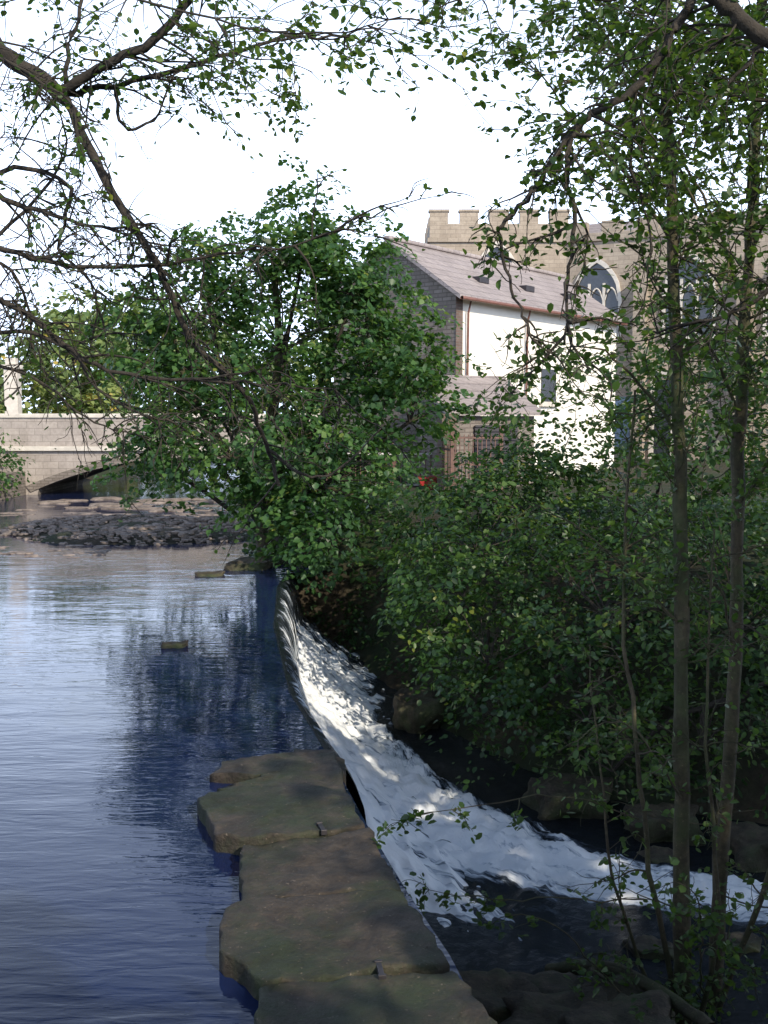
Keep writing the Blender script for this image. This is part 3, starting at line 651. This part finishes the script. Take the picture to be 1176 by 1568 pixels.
alder('alder_tree',(2.65,7.65,-1.3),[(2.6,7.65,-1.8),(2.63,7.7,-.4),(2.7,7.75,.9),(2.7,7.8,2.2),(2.70,7.8,3.5),(2.74,7.8,4.65),(2.76,7.8,6.1),(2.8,7.8,7.8)],.062,.03,[
  ([(2.72,7.8,3.8),(2.4,7.6,4.4),(2.1,7.5,4.9),(1.8,7.4,5.5)],.015,.005,16,.6,16),
  ([(2.7,7.8,3.0),(2.45,7.6,3.4),(2.2,7.4,3.7),(1.9,7.3,3.8)],.015,.005,10,.6,12),
  ([(2.7,7.8,1.2),(2.5,7.5,1.7),(2.3,7.4,1.9),(2.0,7.3,1.8)],.011,.004,10,.5,12),
  ([(2.7,7.8,2.3),(2.95,7.5,2.9),(3.1,7.3,3.2)],.015,.005,10,.5,15),
  ([(2.7,7.8,4.6),(2.5,7.3,5.1),(2.2,7.0,5.5)],.015,.005,20,.5,18),
  ([(2.6,7.6,-1.6),(2.9,7.4,-.3),(3.0,7.4,1.2),(2.95,7.5,3)],.026,.012,16,.6,12),
  ([(2.6,7.6,-1.6),(2.3,7.1,-1.1),(2.2,6.8,-.6),(2.1,6.6,-.2)],.01,.004,12,.4,24)])
random.seed(5)
e=empty('overhanging_birch_tree',(4.2,4.4,0)); w=Wood(); lv=Leaves()
w.tube([(4.3,4.4,.2),(4.2,4.4,2),(4.1,4.5,4),(4.0,4.5,6.5)],.2,.1,12)
lb([(4.1,4.45,3.6),(3.0,4.8,4.25),(2.2,5,4.62),(1.81,5,4.76),(1.6,5,4.93),(1.45,5,5.02),(1.3,5,5.2)],.05,.03,20,.7,26,tb=.3)
lb([(1.47,5,5.0),(1.38,5,4.85),(1.27,5,4.65),(1.09,5,4.48),(.93,5,4.38),(.87,5,4.18),(.91,5,3.93),(.885,5,3.66),(.87,5,3.35)],.026,.006,22,.45,24,tb=.3)
lb([(.93,5,4.38),(.84,5,4.28),(.75,5,4.14),(.62,5.,3.97),(.55,5,3.87),(.62,5,3.62),(.70,5,3.42),(.82,5,3.30)],.016,.004,16,.35,20,tb=.3)
lb([(1.4,5,5.0),(1.1,5,4.95),(.8,5,4.98),(.5,5,4.98),(.2,5,5.05)],.012,.005,12,.45,18,tb=.3)
lb([(3.0,4.8,4.2),(2.3,5.2,4.0),(1.9,5.3,3.6),(1.65,5.4,3.5),(1.4,5.4,3.45)],.018,.005,12,.5,16,tb=.3)
lb([(1.2,5,4.58),(1.2,5.1,4.2),(1.3,5.1,3.9),(1.25,5.1,3.5)],.008,.003,10,.35,18)
lb([(1.8,5,4.76),(1.6,5.1,4.55),(1.45,5.1,4.4),(1.4,5.1,4.1)],.010,.003,16,.4,28)
lb([(2.6,5,4.5),(2.1,5.6,4.9),(1.7,6,5.2),(1.3,6.2,5.4)],.014,.004,26,.5,28,tb=.3)
lb([(2.6,5,4.4),(2.0,5.4,4.6),(1.5,5.6,4.7),(1.1,5.8,4.75)],.012,.004,20,.45,24,tb=.3)
a=w.build('trunk_and_limbs',M_bark,e); b_=lv.build('foliage',M_leaf_ald,e)
for o in (a,b_): o.location=(-4.2,-4.4,0)
random.seed(8)
for i,(x,y,h,r_) in enumerate([(9.5,4.5,8.0,2.8),(8,-.5,9,3.2),(5,-6,9.5,3.2),(13,0,10,3.4)]):  # unseen crowns added right of and behind the camera to shade the foreground
    bush('offscreen_shade_tree',[((x,y,h-r_*.9),(r_,r_,r_)),((x-1.5,y+1,h-r_*1.5),(r_*.7,r_*.7,r_*.7))],(x,y,.9),M_leaf_syc,.40,.62,.8,16,3.,T_wide,shell=.2)
lv=Leaves(); w=Wood()
for (x,y,h,rr) in [(-24,60,8,4),(-30,66,10,5),(-19,64,9.5,3.6),(-14.5,70,11,3.6),(-9,68,9,4),(-36,70,9,5),(-3,70,10,5),(4,72,10,5),(12,75,11,6),(22,70,11,6),(-22,76,12,5),(-44,66,11,6)]:
    lv.ellipsoid((x,y,h-rr*.9+.0),(rr,rr*.7,rr),int(130*rr*rr/16),1.1,22,.42,shell=.4)
    lv.ellipsoid((x+1,y-2,2.6),(rr,rr*.5,2.),50,1.0,22,.42)
    w.tube([(x,y,1),(x,y,h*.6)],.3,.1,8,1)
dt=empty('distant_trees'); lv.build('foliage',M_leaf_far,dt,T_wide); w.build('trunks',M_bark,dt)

# ------------------------------------------------------------------ light, sky, camera
EL=math.radians(32); dirx,diry=.6,-.8
wd=bpy.data.worlds.new('World'); scene.world=wd; wd.use_nodes=True; nt=wd.node_tree
bg=nt.nodes['Background']; sky=nt.nodes.new('ShaderNodeTexSky'); sky.sky_type='NISHITA'; sky.sun_disc=False
sky.sun_elevation=EL; sky.sun_rotation=math.atan2(dirx,diry); sky.dust_density=1.
tc=nt.nodes.new('ShaderNodeTexCoord'); sp=nt.nodes.new('ShaderNodeSeparateXYZ'); nt.links.new(tc.outputs['Generated'],sp.inputs[0])
mp=nt.nodes.new('ShaderNodeMapping'); mp.inputs['Scale'].default_value=(1,1,2.5); nt.links.new(tc.outputs['Generated'],mp.inputs[0])
n=noise(nt,2.2,6,mp.outputs[0],.6,.4)
f=math_(nt,'ADD',math_(nt,'MULTIPLY',sp.outputs[2],-2.9),math_(nt,'ADD',math_(nt,'MULTIPLY',n,.7),1.33),clamp=True)
c=mixc(nt,f,sky.outputs[0],(12.8,15.2,19.5)); nt.links.new(c,bg.inputs['Color']); bg.inputs['Strength'].default_value=.145
sl=bpy.data.lights.new('sun','SUN'); sl.energy=5.0; sl.angle=math.radians(.5); sl.color=(1,.91,.74)
so=bpy.data.objects.new('sun',sl); link(so); d=V((dirx*math.cos(EL),diry*math.cos(EL),math.sin(EL))); so.rotation_euler=d.to_track_quat('Z','Y').to_euler()
cam=bpy.data.cameras.new('camera'); cam.sensor_fit='VERTICAL'; cam.sensor_height=36; cam.lens=36.05; cam.clip_start=.05; cam.clip_end=3000
co=bpy.data.objects.new('camera',cam); link(co); co.location=(0,0,3); co.rotation_euler=(math.radians(90-5.24),0,0); scene.camera=co
scene.view_settings.view_transform='Standard'; scene.view_settings.look='None'; scene.view_settings.exposure=0
